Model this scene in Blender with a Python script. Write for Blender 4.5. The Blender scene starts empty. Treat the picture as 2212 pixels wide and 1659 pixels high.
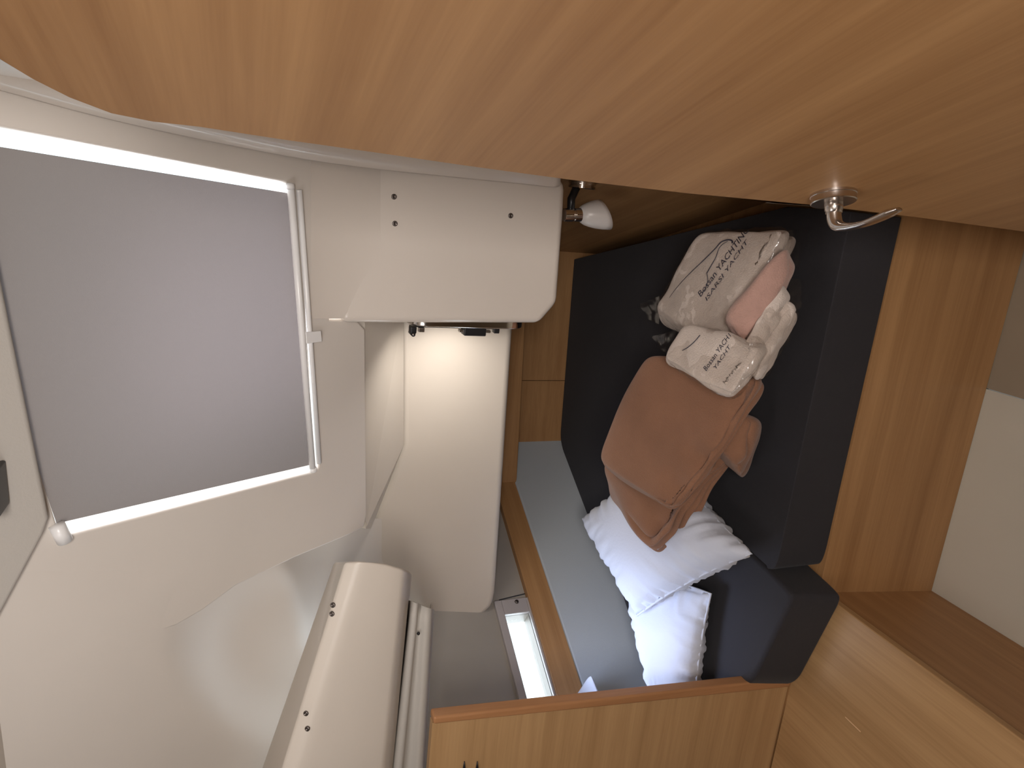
import bpy, bmesh, math, random
from mathutils import Vector, Matrix, noise
C = bpy.context.scene.collection
V = Vector
random.seed(3)

# ------------------------------------------------------------------ camera
W, H = 2212, 1659
F = 1533.0
EYE = V((0, 0, 1.56))
PITCH, YAW = math.radians(20.7), math.radians(16.0)
fw = V((-math.sin(YAW) * math.cos(PITCH), math.cos(YAW) * math.cos(PITCH), -math.sin(PITCH)))
rt = V((math.cos(YAW), math.sin(YAW), 0))
up = rt.cross(fw)
cam = bpy.data.cameras.new('camera')
cam.sensor_width = 36; cam.lens = F / W * 36; cam.clip_start = 0.02
co = bpy.data.objects.new('camera', cam); C.objects.link(co)
lx, ly, lz = -up, rt, -fw            # the phone was held sideways: ceiling to the left of the picture
co.matrix_world = Matrix(((lx.x, ly.x, lz.x, EYE.x), (lx.y, ly.y, lz.y, EYE.y), (lx.z, ly.z, lz.z, EYE.z), (0, 0, 0, 1)))
bpy.context.scene.camera = co

# ------------------------------------------------------------------ world, lights, exposure
w = bpy.data.worlds.new('world'); bpy.context.scene.world = w; w.use_nodes = True
bg = w.node_tree.nodes['Background']
bg.inputs[0].default_value = (0.84, 0.96, 1.0, 1); bg.inputs[1].default_value = 2.2   # overcast sky seen through the openings
vs = bpy.context.scene.view_settings
vs.view_transform = 'Standard'; vs.look = 'None'; vs.exposure = 0.0; vs.gamma = 1.0
vs.use_curve_mapping = False

def area(name, loc, target, size, power, col, sy=None):
    l = bpy.data.lights.new(name, 'AREA'); l.energy = power; l.color = col
    l.size = size
    if sy: l.shape = 'RECTANGLE'; l.size_y = sy
    o = bpy.data.objects.new(name, l); C.objects.link(o)
    o.location = loc
    o.rotation_euler = (V(target) - V(loc)).to_track_quat('-Z', 'Y').to_euler()
    return o
# unseen fill lights added in the cabin, plus daylight at the window and portlight
area('cabin_top_fill', (-0.72, 0.36, 1.80), (-0.45, 1.25, 1.30), 0.4, 2.8, (1.0, 0.97, 0.97))  # added fill under the ceiling, ahead of the camera and out of view
area('warm_rear_fill', (0.12, -0.62, 1.82), (-0.45, 1.3, 1.45), 0.4, 26, (1.0, 0.93, 0.88))  # added warm main light behind the camera, stands for no fitting
area('side_window_daylight', (-1.50, 1.80, .84), (-1.2, 1.62, .80), 1.0, 12, (0.85, 0.93, 1.0), .5)
area('berth_cool_fill', (-1.08, 1.27, .98), (-1.02, 1.36, .45), 0.2, 0.9, (0.58, 0.70, 1.0)).data.spread = math.radians(105)  # added cool fill hidden behind the locker panel, brightens pillows and backrest
area('portlight_daylight', (-0.295, 1.51, 1.10), (-0.9, 1.60, 1.06), 0.11, .75, (1.0, 0.94, 0.87)).data.spread = math.radians(145)

# ------------------------------------------------------------------ geometry of the place
def ray(px, py):
    return (fw + rt * ((829.5 - py) / F) - up * ((px - 1106) / F)).normalized()
def hit(pl, px, py):
    p0, n = pl
    d = ray(px, py)
    return EYE + d * ((p0 - EYE).dot(n) / d.dot(n))
def hz(z, px, py): return hit((V((0, 0, z)), V((0, 0, 1))), px, py)
def vplane(a, b):
    d = (b - a); d.z = 0; d.normalize()
    return (a.copy(), V((d.y, -d.x, 0)))
def off(pl, s): return (pl[0] + pl[1] * s, pl[1])
def camv(px, py): return ray(px, py)

Z_BO, Z_MT = 0.36, 0.49                          # berth board, mattress top
front_a, front_b = hz(Z_BO, 1945, 500), hz(Z_BO, 1775, 1255)
FRONT = vplane(front_a, front_b)
if FRONT[1].y > 0: FRONT = (FRONT[0], -FRONT[1])  # normal towards the camera
RW = vplane(hz(Z_MT, 1750, 470), hz(Z_MT, 1240, 560))
BKW = vplane(hz(Z_MT, 1240, 560), hz(Z_MT, 1206, 955))
LS = vplane(hz(Z_MT, 1208, 955), hz(Z_MT, 1415, 1490))
PP = (V((0, 1.67, 0)), V((0, -1, 0)))
v1, v2 = camv(2200, 685), camv(907, 4400)
nS = v1.cross(v2).normalized()
if nS.dot(fw) > 0: nS = -nS
BXp = hit((V((0, 1.38, 0)), V((0, -1, 0))), 1000, 500)
bdir = (V((1, 0.03, 0))).normalized()
BX = (BXp, V((bdir.y, -bdir.x, 0)))
S = (hit(BX, 745, 520), nS)
# door: free edge 0.9 m ahead, swung towards the camera's right
dp = EYE + ray(1800, 441) * (0.9 / ray(1800, 441).dot(fw))
dd = ray(527, 900); dd.z = 0; dd.normalize()
DOOR = (dp, V((dd.y, -dd.x, 0)))
if DOOR[1].x > 0: DOOR = (DOOR[0], -DOOR[1])

# ------------------------------------------------------------------ materials
def newmat(name):
    m = bpy.data.materials.new(name); m.use_nodes = True
    nt = m.node_tree; b = nt.nodes['Principled BSDF']
    return m, nt, b
def simple(name, col, rough=0.5, metal=0, spec=0.5, bump=0, bscale=200, sheen=0, var=0, vscale=4, coat=0):
    m, nt, b = newmat(name)
    b.inputs['Base Color'].default_value = (*col, 1)
    b.inputs['Roughness'].default_value = rough; b.inputs['Metallic'].default_value = metal
    b.inputs['Specular IOR Level'].default_value = spec
    b.inputs['Sheen Weight'].default_value = sheen; b.inputs['Sheen Roughness'].default_value = 0.5
    b.inputs['Coat Weight'].default_value = coat; b.inputs['Coat Roughness'].default_value = 0.1
    tc = nt.nodes.new('ShaderNodeTexCoord')
    if bump:
        n = nt.nodes.new('ShaderNodeTexNoise'); n.inputs['Scale'].default_value = bscale; n.inputs['Detail'].default_value = 4
        nt.links.new(tc.outputs['Object'], n.inputs['Vector'])
        bp = nt.nodes.new('ShaderNodeBump'); bp.inputs['Strength'].default_value = bump; bp.inputs['Distance'].default_value = 0.002
        nt.links.new(n.outputs['Fac'], bp.inputs['Height']); nt.links.new(bp.outputs[0], b.inputs['Normal'])
    if var:
        n = nt.nodes.new('ShaderNodeTexNoise'); n.inputs['Scale'].default_value = vscale; n.inputs['Detail'].default_value = 3
        nt.links.new(tc.outputs['Object'], n.inputs['Vector'])
        r = nt.nodes.new('ShaderNodeValToRGB')
        r.color_ramp.elements[0].position = .3; r.color_ramp.elements[1].position = .7
        r.color_ramp.elements[0].color = (*[c * (1 - var) for c in col], 1)
        r.color_ramp.elements[1].color = (*[min(1, c * (1 + var)) for c in col], 1)
        nt.links.new(n.outputs['Fac'], r.inputs[0]); nt.links.new(r.outputs[0], b.inputs['Base Color'])
    return m
def wood(name, axis, dark, light, rough=0.5, bands=26):
    """satin beech veneer, grain running along axis (world vector)"""
    m, nt, b = newmat(name)
    a = V(axis).normalized(); h = V((0, 0, 1)) if abs(a.z) < .9 else V((1, 0, 0))
    c1 = a.cross(h).normalized(); c2 = a.cross(c1).normalized()
    tc = nt.nodes.new('ShaderNodeTexCoord'); comb = nt.nodes.new('ShaderNodeCombineXYZ')
    for i, (vec, sc) in enumerate(((a, 0.9), (c1, bands), (c2, bands))):
        d = nt.nodes.new('ShaderNodeVectorMath'); d.operation = 'DOT_PRODUCT'
        d.inputs[1].default_value = vec * sc
        nt.links.new(tc.outputs['Object'], d.inputs[0]); nt.links.new(d.outputs['Value'], comb.inputs[i])
    n1 = nt.nodes.new('ShaderNodeTexNoise'); n1.inputs['Scale'].default_value = 1.0; n1.inputs['Detail'].default_value = 8
    n1.inputs['Roughness'].default_value = 0.62; n1.inputs['Distortion'].default_value = .25
    nt.links.new(comb.outputs[0], n1.inputs['Vector'])
    n2 = nt.nodes.new('ShaderNodeTexNoise'); n2.inputs['Scale'].default_value = 9.0; n2.inputs['Detail'].default_value = 2
    nt.links.new(comb.outputs[0], n2.inputs['Vector'])
    mx = nt.nodes.new('ShaderNodeMath'); mx.operation = 'MULTIPLY_ADD'; mx.inputs[1].default_value = .25
    nt.links.new(n2.outputs['Fac'], mx.inputs[0]); nt.links.new(n1.outputs['Fac'], mx.inputs[2])
    r = nt.nodes.new('ShaderNodeValToRGB')
    r.color_ramp.elements[0].position = .42; r.color_ramp.elements[1].position = .86
    r.color_ramp.elements[0].color = (*dark, 1); r.color_ramp.elements[1].color = (*light, 1)
    nt.links.new(mx.outputs[0], r.inputs[0]); nt.links.new(r.outputs[0], b.inputs['Base Color'])
    b.inputs['Roughness'].default_value = rough
    b.inputs['Specular IOR Level'].default_value = 0.4
    return m
WD, WL = (0.30, 0.150, 0.058), (0.44, 0.245, 0.105)
M = {}
M['wood_door'] = wood('wood_door', dd, WD, WL)
M['wood_y'] = wood('wood_y', (0, 1, 0), WD, WL)
M['wood_x'] = wood('wood_x', (1, 0, 0), WD, WL)
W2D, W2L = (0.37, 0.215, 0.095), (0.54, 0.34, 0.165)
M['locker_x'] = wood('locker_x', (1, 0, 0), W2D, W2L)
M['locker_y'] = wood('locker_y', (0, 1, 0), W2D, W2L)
M['wood_trim'] = wood('wood_trim', (0, 0, 1), (0.33, 0.150, 0.06), (0.45, 0.225, 0.10))
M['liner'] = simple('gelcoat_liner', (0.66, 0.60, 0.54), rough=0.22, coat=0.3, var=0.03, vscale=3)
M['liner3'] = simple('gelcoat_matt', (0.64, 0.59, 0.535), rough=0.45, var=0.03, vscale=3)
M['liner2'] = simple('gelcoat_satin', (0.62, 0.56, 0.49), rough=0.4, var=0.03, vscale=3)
M['headliner'] = simple('headliner_vinyl', (0.45, 0.42, 0.38), rough=0.8, bump=0.2, bscale=300)
M['blind'] = simple('blind_cloth', (0.22, 0.195, 0.175), rough=0.9, bump=0.15, bscale=700)
M['plastic'] = simple('white_plastic', (0.80, 0.79, 0.78), rough=0.3)
M['floor'] = simple('pale_laminate', (0.56, 0.53, 0.45), rough=0.35, var=0.08, vscale=2)
M['dark_fabric'] = simple('charcoal_fabric', (0.030, 0.028, 0.032), rough=0.8, bump=0.4, bscale=900, spec=0.25, sheen=0.06, var=0.1, vscale=3)
M['grey_fabric'] = simple('grey_fabric', (0.44, 0.475, 0.50), rough=0.9, bump=0.3, bscale=900, sheen=0.3)
M['blanket'] = simple('brown_fleece', (0.245, 0.118, 0.066), rough=0.95, bump=0.7, bscale=420, sheen=0.2, var=0.12, vscale=9)
M['pillow'] = simple('white_cotton', (0.60, 0.63, 0.72), rough=0.9, bump=0.25, bscale=140, sheen=0.2)
M['towel'] = simple('white_terry', (0.66, 0.57, 0.51), rough=0.95, bump=0.9, bscale=330, sheen=0.3, var=0.06, vscale=30)
M['towel_pink'] = simple('blush_terry', (0.46, 0.28, 0.23), rough=0.95, bump=0.9, bscale=330, sheen=0.3, var=0.08, vscale=30)
M['chrome'] = simple('chrome', (0.78, 0.75, 0.72), rough=0.12, metal=1)
M['nickel'] = simple('satin_nickel', (0.62, 0.57, 0.53), rough=0.24, metal=1)
M['black'] = simple('black_plastic', (0.012, 0.012, 0.014), rough=0.35)
M['screw'] = simple('screw_steel', (0.16, 0.14, 0.13), rough=0.35, metal=1)
M['opal'] = simple('opal_glass', (0.72, 0.69, 0.67), rough=0.3)
M['ink'] = simple('print_ink', (0.03, 0.03, 0.05), rough=0.6)
def glassy(name, col, tr, rough=0.05):
    m = bpy.data.materials.new(name); m.use_nodes = True; nt = m.node_tree; nt.nodes.clear()
    o = nt.nodes.new('ShaderNodeOutputMaterial'); mx = nt.nodes.new('ShaderNodeMixShader')
    t = nt.nodes.new('ShaderNodeBsdfTransparent'); t.inputs[0].default_value = (*col, 1)
    g = nt.nodes.new('ShaderNodeBsdfGlossy'); g.inputs['Roughness'].default_value = rough
    mx.inputs[0].default_value = 1 - tr
    nt.links.new(t.outputs[0], mx.inputs[1]); nt.links.new(g.outputs[0], mx.inputs[2]); nt.links.new(mx.outputs[0], o.inputs[0])
    return m
_m = M['blind']; _nt = _m.node_tree; _b = _nt.nodes['Principled BSDF']; _o = [n_ for n_ in _nt.nodes if n_.type == 'OUTPUT_MATERIAL'][0]
_t = _nt.nodes.new('ShaderNodeBsdfTranslucent'); _t.inputs[0].default_value = (.5, .46, .48, 1)
_x = _nt.nodes.new('ShaderNodeMixShader'); _x.inputs[0].default_value = .05
_nt.links.new(_b.outputs[0], _x.inputs[1]); _nt.links.new(_t.outputs[0], _x.inputs[2]); _nt.links.new(_x.outputs[0], _o.inputs[0])
M['glass'] = glassy('window_glass', (0.97, 0.99, 1.0), 0.93)
M['film'] = glassy('polythene_film', (0.96, 0.95, 0.94), 0.90, 0.22)

# ------------------------------------------------------------------ helpers
def link(name, bm, mat, parent=None, smooth=False, origin=None):
    me = bpy.data.meshes.new(name)
    bmesh.ops.recalc_face_normals(bm, faces=bm.faces)
    bm.to_mesh(me); bm.free()
    o = bpy.data.objects.new(name, me); C.objects.link(o)
    if mat: me.materials.append(mat)
    if smooth:
        for p in me.polygons: p.use_smooth = True
    if parent:
        o.parent = parent; o.matrix_parent_inverse = parent.matrix_world.inverted()
    return o
def tag(o, label=None, cat=None, group=None, kind=None):
    if label: o['label'] = label
    if cat: o['category'] = cat
    if group: o['group'] = group
    if kind: o['kind'] = kind
    return o
def struct(o, label=None, cat=None):
    o['kind'] = 'structure'
    if label: o['label'] = label
    if cat: o['category'] = cat
    return o
def thing(name, loc, label, cat, group=None):
    o = bpy.data.objects.new(name, None); C.objects.link(o); o.location = loc
    o.empty_display_size = .05
    bpy.context.view_layer.update()
    return tag(o, label, cat, group)
def bevel(o, w_, seg=3, ang=0.5):
    m = o.modifiers.new('bevel', 'BEVEL'); m.width = w_; m.segments = seg; m.limit_method = 'ANGLE'; m.angle_limit = ang
    m.harden_normals = False
    wn = o.modifiers.new('normals', 'WEIGHTED_NORMAL'); wn.weight = 100
    for p in o.data.polygons: p.use_smooth = True
    return o
def prism_bm(pts, dvec):
    """solid: outline pts swept by dvec"""
    bm = bmesh.new()
    a = [bm.verts.new(p) for p in pts]; b = [bm.verts.new(p + dvec) for p in pts]
    bm.faces.new(a); bm.faces.new(b[::-1])
    n = len(pts)
    for i in range(n):
        j = (i + 1) % n
        bm.faces.new((a[i], b[i], b[j], a[j]))
    return bm
def add_loft(bm, ringA, ringB):
    pass
def grid_bm(rows):
    bm = bmesh.new()
    vv = [[bm.verts.new(p) for p in r] for r in rows]
    for i in range(len(vv) - 1):
        for j in range(len(vv[0]) - 1):
            bm.faces.new((vv[i][j], vv[i + 1][j], vv[i + 1][j + 1], vv[i][j + 1]))
    return bm
def frame_of(axis):
    a = V(axis).normalized(); h = V((0, 0, 1)) if abs(a.z) < .9 else V((1, 0, 0))
    x = a.cross(h).normalized(); y = a.cross(x).normalized()
    return a, x, y
def lathe_bm(base, axis, prof, seg=40, bm=None):
    """prof: list of (distance along axis, radius)"""
    bm = bm or bmesh.new(); a, x, y = frame_of(axis)
    rings = []
    for (t, r) in prof:
        c = base + a * t
        rings.append([bm.verts.new(c + (x * math.cos(2 * math.pi * k / seg) + y * math.sin(2 * math.pi * k / seg)) * max(r, 1e-5)) for k in range(seg)])
    for i in range(len(rings) - 1):
        for k in range(seg):
            l = (k + 1) % seg
            bm.faces.new((rings[i][k], rings[i][l], rings[i + 1][l], rings[i + 1][k]))
    bm.faces.new(rings[0][::-1]); bm.faces.new(rings[-1])
    return bm
def tube_bm(pts, radii, seg=16, bm=None, flat=None):
    bm = bm or bmesh.new(); rings = []
    n = len(pts); prev = None
    for i, p in enumerate(pts):
        t = (pts[min(i + 1, n - 1)] - pts[max(i - 1, 0)]).normalized()
        if prev is None:
            _, x, y = frame_of(t)
        else:
            x = (prev - t * prev.dot(t)).normalized(); y = t.cross(x)
        prev = x
        r = radii[i] if isinstance(radii, (list, tuple)) else radii
        if flat:
            fa, k1, k2 = flat      # flat axis and the two half widths
            u_ = (fa - t * fa.dot(t)).normalized(); w_ = t.cross(u_)
            kk = k2[i] if isinstance(k2, (list, tuple)) else k2
            rings.append([bm.verts.new(p + u_ * math.cos(2 * math.pi * k / seg) * r + w_ * math.sin(2 * math.pi * k / seg) * kk) for k in range(seg)])
        else:
            rings.append([bm.verts.new(p + (x * math.cos(2 * math.pi * k / seg) + y * math.sin(2 * math.pi * k / seg)) * r) for k in range(seg)])
    for i in range(len(rings) - 1):
        for k in range(seg):
            l = (k + 1) % seg
            bm.faces.new((rings[i][k], rings[i][l], rings[i + 1][l], rings[i + 1][k]))
    bm.faces.new(rings[0][::-1]); bm.faces.new(rings[-1])
    return bm
def smooth_path(pts, n=10):
    """Catmull-Rom through pts"""
    out = []
    P = [pts[0]] + list(pts) + [pts[-1]]
    for i in range(1, len(P) - 2):
        for k in range(n):
            t = k / n
            a, b, c, d = P[i - 1], P[i], P[i + 1], P[i + 2]
            out.append(0.5 * ((2 * b) + (c - a) * t + (2 * a - 5 * b + 4 * c - d) * t * t + (-a + 3 * b - 3 * c + d) * t ** 3))
    out.append(P[-2])
    return out
def rounded(pts, r, seg=6, which=None):
    """2D/3D planar outline with corners rounded"""
    out = []; n = len(pts)
    for i in range(n):
        if which is not None and i not in which:
            out.append(pts[i]); continue
        p, a, b = pts[i], pts[i - 1], pts[(i + 1) % n]
        rr = r if not isinstance(r, dict) else r[i]
        ra = min(rr, (a - p).length * .45); rb = min(rr, (b - p).length * .45)
        s = p + (a - p).normalized() * ra; e = p + (b - p).normalized() * rb
        for k in range(seg + 1):
            t = k / seg
            out.append(s * (1 - t) ** 2 + p * 2 * t * (1 - t) + e * t * t)
    return out
def trilin(c, x, y, z):
    """c: 8 corners order (far-right, far-left, near-left, near-right) bottom then top; x 0..1 right->left, y 0..1 far->near"""
    def bl(q): return (q[0] * (1 - x) + q[1] * x) * (1 - y) + (q[3] * (1 - x) + q[2] * x) * y
    return bl(c[:4]) * (1 - z) + bl(c[4:]) * z
def soft(name, mat, corners, k=5.0, n=36, disp=None, parent=None, pinch=False, noisea=0.004, nscale=7, kz=None, crown=0.0):
    """soft rounded body filling the eight given corners"""
    bm = bmesh.new()
    bmesh.ops.create_cube(bm, size=2)
    bmesh.ops.subdivide_edges(bm, edges=bm.edges, cuts=n - 1, use_grid_fill=True)
    for v in bm.verts:
        p = v.co.copy()
        if pinch:
            # pillow: thickness dies towards the seam
            e = (1 - abs(p.x) ** 3.2) * (1 - abs(p.y) ** 3.2)
            q = V((p.x, p.y, p.z))
            s = max(e, 0) ** 0.42
            q.z = p.z * (s * .98 + .02)
            # sides drawn in between the corners
            q.x *= 1 - 0.07 * (1 - p.y ** 2)
            q.y *= 1 - 0.07 * (1 - p.x ** 2)
        else:
            nrm = (abs(p.x) ** k + abs(p.y) ** k + abs(p.z) ** k) ** (1 / k)
            q = p / nrm
            q.z *= 1 + crown * (1 - p.x ** 2) * (1 - p.y ** 2)
        v.co = V((q.x, q.y, q.z))
    ref = [v.co.copy() for v in bm.verts]
    for v, q in zip(bm.verts, ref):
        v.co = trilin(corners, (q.x + 1) / 2, (q.y + 1) / 2, (q.z + 1) / 2)
    bm.normal_update()
    for v, q in zip(bm.verts, ref):
        d = noise.noise(v.co * nscale) * noisea
        if disp: d += disp(q, v.co)
        v.co += v.normal * d
    return link(name, bm, mat, parent, smooth=True)
def C8(top, bot): return [*bot, *top]

# wall plane carrying the reading lamp, a little outboard of the mattress edge
RWALL = (V((0.04, 1.45, 0)), V((-1, 0, 0)))
def poly(pl, pts): return [hit(pl, *q) for q in pts]

# ================================================================== SHELL
# floor: pale laminate board, a seam, then a darker brown one
bm = prism_bm([V((-2.2, -1.2, 0)), V((-0.318, -1.2, 0)), V((-0.318, 1.075, 0)), V((-2.2, 1.075, 0))], V((0, 0, -.02)))
struct(link('floor', bm, M['floor']))
M['floor2'] = simple('darker_laminate', (0.30, 0.245, 0.18), rough=0.4, var=0.1, vscale=2)
bm = prism_bm([V((-0.316, -1.2, 0)), V((0.9, -1.2, 0)), V((0.9, 1.075, 0)), V((-0.316, 1.075, 0))], V((0, 0, -.02)))
struct(link('floor', bm, M['floor2']))

# right wall, from the berth front to the head of the berth
bm = prism_bm([V((.04, 1.06, 0)), V((.04, 1.474, 0)), V((.04, 1.474, .94)), V((.04, 1.06, .94))], V((.02, 0, 0)))
struct(link('wall_right', bm, M['wood_y']))
bm = prism_bm([V((.04, 1.474, Z_BO + .0015)), V((-.183, 2.29, Z_BO + .0015)), V((-.183, 2.29, .94)), V((.04, 1.474, .94))], V((.02, 0, 0)))
struct(link('wall_right', bm, wood('wood_right', (-.26, .96, 0), WD, WL)))
# head wall: two veneer panels with a seam
sx = hit(BKW, 1170, 822).x
for x0, x1 in ((0.06, sx + .0012), (sx - .0012, -1.12)):
    y0 = BKW[0].y + (x0 - BKW[0].x) * (-BKW[1].x / BKW[1].y); y1 = BKW[0].y + (x1 - BKW[0].x) * (-BKW[1].x / BKW[1].y)
    bm = prism_bm([V((x0, y0, .3)), V((x1, y1, .3)), V((x1, y1, 1.0)), V((x0, y0, 1.0))], V((0, .015, 0)))
    struct(link('wall_back', bm, M['wood_x']))
bm = prism_bm([V((0.08, 2.29, .3)), V((-1.3, 2.2, .3)), V((-1.3, 2.2, 1.0)), V((.08, 2.29, 1.0))], V((0, .02, 0)))
struct(link('trim_1', bm, M['black']))
# the saloon side of the cabin, behind the camera
M['saloon'] = simple('saloon_panel', (0.42, 0.33, 0.24), rough=0.6, var=.05)
def slab_box(name, x0, x1, y0, y1, z0, z1, mat):
    bm = bmesh.new(); bmesh.ops.create_cube(bm, size=1)
    bmesh.ops.scale(bm, vec=(x1 - x0, y1 - y0, z1 - z0), verts=bm.verts)
    bmesh.ops.translate(bm, vec=((x0 + x1) / 2, (y0 + y1) / 2, (z0 + z1) / 2), verts=bm.verts)
    return struct(link(name, bm, mat))
slab_box('wall_rear', -2.25, .95, -2.25, -2.2, 0, 1.97, M['saloon'])
slab_box('wall_right', .90, .95, -2.2, .98, 0, 1.97, M['saloon'])
slab_box('wall_right', .096, .95, .95, .98, 0, 1.97, M['saloon'])
slab_box('wall_left', -2.25, -2.2, -2.2, 1.10, 0, 1.97, M['saloon'])
slab_box('wall_left', -2.25, -1.465, 1.10, 1.13, 0, 1.97, M['saloon'])
slab_box('ceiling', -2.2, .95, -2.2, -.30, 1.91, 1.95, M['liner2'])
slab_box('ceiling', .54, .95, -.30, .98, 1.91, 1.95, M['liner2'])
slab_box('ceiling', -2.2, -1.86, -.30, 1.13, 1.91, 1.95, M['liner2'])
slab_box('floor', -1.64, .096, 1.076, 2.40, -.02, 0, M['floor2'])
slab_box('floor', -2.25, .95, -2.25, -1.19, -.02, 0, M['floor2'])
slab_box('leak_filler', .031, .0745, 1.40, 1.66, .95, 1.368, M['liner2'])  # unseen block added to keep sky light from leaking beside the box
# unseen deck skin above the recess and the box, added to stop sky leaks
slab_box('ceiling', -.62, .096, 1.55, 2.40, 1.37, 1.39, M['liner2'])
slab_box('ceiling', -1.62, -.62, 1.70, 2.40, 1.37, 1.39, M['liner2'])
slab_box('ceiling', -1.62, -.84, 1.40, 1.72, 1.62, 1.64, M['liner2'])
slab_box('wall_left', -1.62, -.62, 1.70, 1.72, 1.37, 1.64, M['liner2'])
slab_box('wall_left', -1.64, -1.62, 1.10, 2.40, 1.0, 1.64, M['liner2'])
slab_box('wall_back', -1.62, .096, 2.38, 2.40, .9, 1.39, M['liner2'])
# deckhead over the berth and the hull skin round it
struct(link('ceiling', prism_bm([V((.08, 1.40, .955)), V((.08, 2.34, .955)), V((-1.30, 2.34, .955)), V((-1.12, 1.69, .955)), V((-.25, 1.69, .955)), V((-.25, 1.40, .955))], V((0, 0, .02))), M['liner2']))
struct(link('wall_right', prism_bm([V((.075, .78, 0)), V((.075, 2.4, 0)), V((.075, 2.4, 2.0)), V((.075, .78, 2.0))], V((.02, 0, 0))), M['liner2']))
# fascia board under the deckhead at the head of the berth
PF = (V((0, 2.08, 0)), V((0.03, -1, 0)).normalized())
bm = prism_bm(rounded(poly(PF, [(1085, 640), (1138, 640), (1116, 1046), (1085, 1048)]), .02, which=[2]), V((0, .02, 0)))
tag(bevel(link('fascia_board', bm, M['wood_x']), .003), 'slim wooden fascia board fixed high across the head of the berth', 'board')

# hull side on the left: cushion height, fascia and window height share one long vertical face
ldir = V((LS[1].y, -LS[1].x, 0));
if ldir.y < 0: ldir = -ldir
def LP(px, py, s=0.0): return hit(off(LS, s), px, py)
# wood fascia strip between the backrest cushion and the window
a0 = LP(1100, 1010, .0); a1 = LP(1262, 1500, .0); b0 = LP(1092, 1120, .0); b1 = LP(1205, 1505, .0)
def line_z(px0, py0, px1, py1, s):
    return LP(px0, py0, s), LP(px1, py1, s)
u0, u1 = LP(1126, 1084), LP(1262, 1500)       # lower edge
t0, t1 = LP(1140, 1285), LP(1205, 1505)       # upper edge
def along(p, q, k):    # extend line p-q beyond q
    return p + (q - p) * k
lo_a, lo_b = along(u1, u0, 1.62), along(u0, u1, 1.9)
up_a = V((lo_a.x, lo_a.y, t0.z + .0)); up_b = along(t0, t1, 2.4); up_b.z = t1.z
bm = prism_bm([lo_a, lo_b, V((lo_b.x, lo_b.y, t1.z)), V((lo_a.x, lo_a.y, t0.z))], LS[1] * .02)
wyz = wood('wood_hull', ldir, WD, WL)
struct(link('trim_2', bm, wyz))
# the hull wall itself with the window opening cut through
WPL = off(LS, .02)
ou = poly(WPL, [(1046, 1000), (1240, 1000), (1330, 1900), (1080, 1800)])
zlo, zhi = .30, 1.00
base = WPL[0]
def on(pl, t, z): p = pl[0] + ldir * t; return V((p.x, p.y, z))
def tof(p): return (p - WPL[0]).dot(ldir)
pane = [(1095, 1335), (1146, 1320), (1190, 1512), (1132, 1518)]
pp = poly(WPL, pane)
zt = (pp[0].z + pp[3].z) / 2; zb = (pp[1].z + pp[2].z) / 2
tA = (tof(pp[0]) + tof(pp[1])) / 2                # far end of the window
tB = tof(pp[2]) - .30                             # near end, behind the locker panel
tFar, tNear = tof(lo_a) + .05, tof(lo_b) - .25
def holed(outer, inner, dvec, name, mat):
    bm = bmesh.new()
    o_ = [bm.verts.new(p) for p in outer]; i_ = [bm.verts.new(p) for p in inner]
    ed = [bm.edges.new((o_[k], o_[(k + 1) % len(o_)])) for k in range(len(o_))]
    ed += [bm.edges.new((i_[k], i_[(k + 1) % len(i_)])) for k in range(len(i_))]
    r = bmesh.ops.triangle_fill(bm, use_beauty=True, edges=ed)
    fs = [f for f in bm.faces]
    ex = bmesh.ops.extrude_face_region(bm, geom=fs)
    vs_ = [g for g in ex['geom'] if isinstance(g, bmesh.types.BMVert)]
    bmesh.ops.translate(bm, verts=vs_, vec=dvec)
    return link(name, bm, mat)
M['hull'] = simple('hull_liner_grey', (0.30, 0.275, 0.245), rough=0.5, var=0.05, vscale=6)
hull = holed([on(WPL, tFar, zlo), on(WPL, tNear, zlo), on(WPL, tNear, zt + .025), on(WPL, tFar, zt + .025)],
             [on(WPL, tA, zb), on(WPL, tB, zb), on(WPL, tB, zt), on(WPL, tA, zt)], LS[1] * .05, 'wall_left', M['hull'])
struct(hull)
# upper hull liner leaning inboard above the window, up to the deck edge
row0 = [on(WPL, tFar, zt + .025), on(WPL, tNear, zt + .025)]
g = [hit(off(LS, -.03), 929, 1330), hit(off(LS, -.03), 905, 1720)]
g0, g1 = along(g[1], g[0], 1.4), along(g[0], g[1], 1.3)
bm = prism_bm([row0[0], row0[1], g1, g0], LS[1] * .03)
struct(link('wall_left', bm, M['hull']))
# window frame, pane
win = thing('window_1', on(WPL, tA, zb), None, None); win['kind'] = 'structure'
def frame_bar(z0, z1, ta, tb, d0=-.012, d1=.006):
    return prism_bm([on(off(WPL, d0), ta, z0), on(off(WPL, d0), tb, z0), on(off(WPL, d0), tb, z1), on(off(WPL, d0), ta, z1)], LS[1] * (d1 - d0))
M['frame'] = simple('window_frame_grey', (0.36, 0.33, 0.33), rough=0.45, bump=.3, bscale=80)
bm = frame_bar(zt, zt + .022, tA + .045, tB)
for z0, z1, ta, tb in ((zb - .017, zb, tA + .045, tB), (zb, zt, tA + .045, tA)):
    b2 = frame_bar(z0, z1, ta, tb); me = bpy.data.meshes.new('t'); b2.to_mesh(me); bm.from_mesh(me); b2.free()
bevel(link('window_frame', bm, M['frame'], win), .002)
bm = frame_bar(zb, zt, tA, tB, .030, .034)
link('window_pane', bm, M['glass'], win)
sc_p = LP(1116, 1300, .008)
bm = lathe_bm(sc_p, -LS[1], [(0, .006), (.003, .0055), (.004, .003), (.0035, 0)], 20)
link('screw', bm, M['screw'], win, smooth=True)
# crack of the liner joint beyond the window
j0, j1 = LP(1078, 1296, .018), LP(1141, 1281, .018)
link('joint_line', tube_bm([j0, j1], .0014, 6), M['black'], win)

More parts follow.
